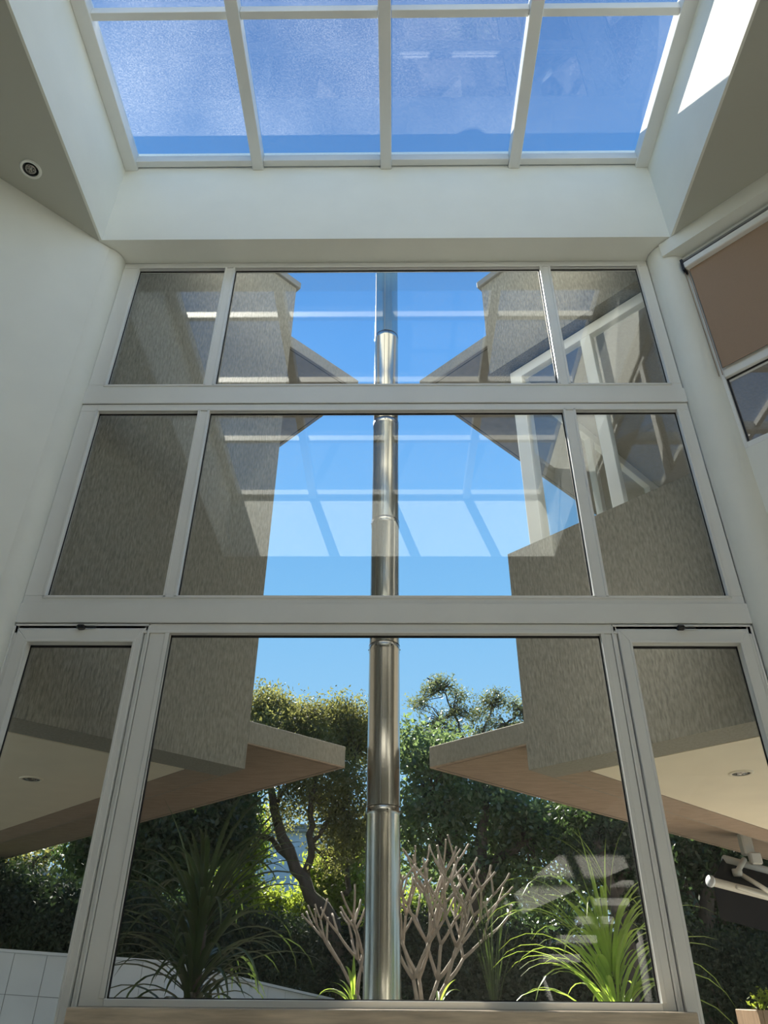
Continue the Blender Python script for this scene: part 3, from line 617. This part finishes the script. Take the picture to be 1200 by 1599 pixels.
for k in range(90):
    az = rr.uniform(0, 2*math.pi); specs.append((az, rr.uniform(.55, 1.05), rr.uniform(.6, 1.4), rr.uniform(1.2, 2.6), rr.uniform(.8, 1.3), hh*rr.uniform(.85, 1.5)))
for k in range(34): specs.append((rr.uniform(0, 6.28), rr.uniform(.5, .85), rr.uniform(.5, 1.1), rr.uniform(1.8, 2.9), rr.uniform(.8, 1.2), hh*rr.uniform(.7, 1.15)))
for k in range(9): specs.append((rr.uniform(-.5, .9), rr.uniform(.9, 1.2), rr.uniform(.95, 1.3), rr.uniform(.3, 1.8), 1.1, hh*1.35))
for k in range(6): specs.append((rr.uniform(2, 4), rr.uniform(.8, 1.0), rr.uniform(1.1, 1.45), rr.uniform(.4, 1.4), 1.1, hh*1.3))
strap_plant('strap_leaf_plant', 'dark shaded strap leaf plant in front of the left wing', base, specs, 'strap_dark', .033, stem=.07, stem_h=hh*1.4)
# upright grass tuft and small leaf clumps by the flue
pb = at(772, 1560, 1.6); specs = [(rr.uniform(0, 6.28), rr.uniform(.45, .85), rr.uniform(1.30, 1.52), rr.uniform(.05, .5), rr.uniform(.6, 1.1), .7) for k in range(34)]
strap_plant('grass_tuft', 'thin upright green grass tuft between frangipani and strap leaf plant', (pb[0], 1.6, .55), specs, 'strap_dark', .008, stem=0, group=None)
pb = at(552, 1560, 1.0); specs = [(rr.uniform(2.2, 5.2), rr.uniform(.18, .32), rr.uniform(.7, 1.45), rr.uniform(1.0, 2.2), 1, pb[2]-.60) for k in range(8)]
strap_plant('leaf_clump', 'small bright leaf clump at the left foot of the flue', (pb[0], 1.0, .55), specs, 'strap_bright', .022, stem=.012, stem_h=pb[2]-.55, group=None)
pb = at(684, 1562, 1.2); specs = [(rr.uniform(-1, 1.6), rr.uniform(.16, .30), rr.uniform(.5, 1.1), rr.uniform(.8, 1.8), 1, pb[2]-.60) for k in range(5)]
strap_plant('leaf_clump', 'small bright leaf clump at the foot of the bare frangipani', (pb[0], 1.2, .55), specs, 'strap_bright', .018, stem=.012, stem_h=pb[2]-.55, group=None)
# tall feathery stems rising from the strap plant
pb = at(968, 1500, 1.2)
specs = [(math.pi*rr.uniform(.75, 1.15), rr.uniform(.45, .6), rr.uniform(1.2, 1.4), rr.uniform(.5, 1.3), 1, pb[2]-.2) for k in range(4)]+[(math.pi+.4, .62, 1.0, 1.4, 1, pb[2]-.2), (0.2, .5, 1.35, .7, 1, pb[2]-.2)]
strap_plant('grass_tuft', 'fine grass stems rising above the bright strap leaf plant', (pb[0], 1.2, .55), specs, 'strap_bright', .006, stem=.01, stem_h=pb[2]-.3, group=None)

# ---- bare frangipani
def frangipani(label, base, stems, seed, hmax, spread):
    r = random.Random(seed); T = empty('frangipani', base, label=label, cat='shrub', group='bare frangipani shrubs')
    for k, (dx, dy) in enumerate(stems):
        mb = MB()
        def grow(p, d, L, rad, depth):
            n = 4; pts = [p]; q = p.copy(); dd = d.copy()
            for i in range(n):
                dd = (dd+Vector((r.uniform(-.10, .10), r.uniform(-.10, .10), .085))).normalized(); q = q+dd*(L/n); pts.append(q.copy())
            rs = [rad*(1-.22*i/n) for i in range(n+1)]
            if depth == 0: rs[-1] = rad*.95
            mb.tube(pts, rs, 7)
            if depth > 0 and q.z < base[2]+hmax:
                m_ = r.choice((2, 2, 3)) if depth > 2 else 2; a0 = r.uniform(0, 6.28)
                for j in range(m_):
                    an = a0+j*6.283/m_+r.uniform(-.4, .4); sp = r.uniform(.5, 1.0)*spread
                    nd = (dd+Vector((math.cos(an)*sp, math.sin(an)*sp, 0))).normalized(); grow(q, nd, L*r.uniform(.72, 1.05), rad*.83, depth-1)
        grow(Vector(base), Vector((dx, dy, 1)).normalized(), r.uniform(.25, .31), .0175, 4)
        mb.build('branch', 'bark_pale', T, smooth=True)
    return T
pb = at(660, 1560, 2.1); frangipani('bare grey branched frangipani right of the flue', (pb[0], 2.1, 1.22), [(.35, -.1), (-.35, .1), (.85, .15), (.05, .2)], 5, 1.3, .95)
pb = at(560, 1560, 2.6); frangipani('bare frangipani twigs partly behind the flue at left', (pb[0]+.12, 2.6, 1.15), [(-.7, 0), (-.2, .1)], 11, .75, .9)

# ------------------------------------------------------------------ awning and planter at right
AW = empty('awning', tuple(at(1165, 1335, 4.6)), label='folded white awning with dark cloth under the right canopy', cat='awning')
a0 = Vector(at(1132, 1342, 4.6)); a1 = Vector(at(1290, 1385, 5.2)); MB().tube([a0, a1], .045, 14).build('roller_tube', 'awning_metal', AW, smooth=True)
f0 = Vector(at(1110, 1376, 4.2)); f1 = Vector(at(1300, 1425, 4.8))
MB().tube([f0, f1], .042, 14).build('front_bar', 'awning_metal', AW, smooth=True)
MB().tube([f0-(f1-f0).normalized()*.012, f0+(f1-f0).normalized()*.012], .055, 16).build('end_cap', 'tile', AW, smooth=True)
MB().tube([f0+Vector((.25, .0, -.05)), f1+Vector((0, 0, -.05))], .022, 10).build('valance_rail', 'awning_metal', AW, smooth=True)
cl = MB(); dz = Vector((0, 0, -.34)); cl.v = [tuple(p_) for p_ in (a0+Vector((0, .03, .02)), a1+Vector((0, .03, .02)), f1+Vector((0, .01, .01)), f0+Vector((.03, .01, .01)), f0+dz*.95+Vector((.04, .05, 0)), f1+dz+Vector((0, .05, 0)))]
cl.v += [(x, y+.006, z-.004) for x, y, z in cl.v]; cl.f = [(0, 1, 2, 3), (3, 2, 5, 4), (9, 8, 7, 6), (10, 11, 8, 9)]
cl.build('cloth', 'awning_cloth', AW)
j0 = Vector(at(1152, 1362, 4.45)); MB().tube([Vector(at(1163, 1342, 4.55)), j0], .028, 10).build('arm', 'awning_metal', AW, smooth=True)
MB().tube([j0+Vector((0, 0, .03)), j0+Vector((0, 0, -.04))], .05, 14).build('elbow', 'awning_metal', AW, smooth=True)
MB().tube([j0, Vector(at(1215, 1400, 4.3))], .024, 10).build('arm', 'awning_metal', AW, smooth=True)
bk = at(1168, 1326, 4.62); MB().box(bk[0]-.06, bk[0]+.05, bk[1]-.06, bk[1]+.06, bk[2]-.06, 2.885).build('bracket', 'awning_metal', AW, bevel=.015)
MB().box(bk[0]-.03, bk[0]+.09, bk[1]-.10, bk[1]-.02, bk[2]-.16, bk[2]-.04).build('bracket', 'awning_metal', AW, bevel=.015)
c0 = at(1190, 1585, 2.2)
PL = empty('wooden_planter', (c0[0]+.12, 2.2, 0), label='brown wooden planter box at the lower right edge', cat='planter')
x0, x1, y0, y1, zt_ = c0[0]-.06, c0[0]+.40, 2.1, 2.5, c0[2]+.03
for nm, q in (('side_board', (x0, x0+.03, y0, y1)), ('side_board', (x1-.03, x1, y0, y1)), ('side_board', (x0+.03, x1-.03, y0, y0+.03)), ('side_board', (x0+.03, x1-.03, y1-.03, y1))): bx(nm, 'wood', PL, *q, .55, zt_, bevel=.004)
bx('soil', 'soil', PL, x0+.03, x1-.03, y0+.03, y1-.03, .55, zt_-.04)
shrub('potted_shrub', 'small bright leafed plant in the wooden planter', [((c0[0]+.1, 2.3, zt_+.03), (.09, .08, .06), 14), ((c0[0]+.25, 2.35, zt_+.06), (.1, .08, .08), 14)], 24, .03, .035, 'leaf_bright', cat='plant')

# ------------------------------------------------------------------ staircase behind the camera, seen as a reflection in the panes
ST = empty('staircase', (2.6, -8.4, 0), label='white open staircase mirrored in the lower right glass', cat='staircase')
q = MB(); poly = [(1.56, 2.50), (2.34, 3.06), (3.9, 4.3), (4.9, 4.3), (3.65, 3.06), (1.86, 2.38)]
n_ = len(poly); q.v = [(x, -7.95, z) for x, z in poly]+[(x, -8.03, z) for x, z in poly]
q.f = [tuple(range(n_)), tuple(range(2*n_-1, n_-1, -1))]+[(i, n_+i, n_+(i+1) % n_, (i+1) % n_) for i in range(n_)]
q.build('stringer', 'stair', ST)
for k in range(3, 9):
    x = 1.28+.27*k; z = 1.08+.235*k
    bx('tread', 'stair', ST, x, x+.52, -9.0, -8.05, z, z+.10, bevel=.004)
MB().tube([(3.6, -8.5, 0), (3.6, -8.5, 3.05)], .06, 12).build('post', 'stair', ST, smooth=True)
MB().tube([(2.2, -8.5, 0), (2.2, -8.5, 1.8)], .06, 12).build('post', 'stair', ST, smooth=True)
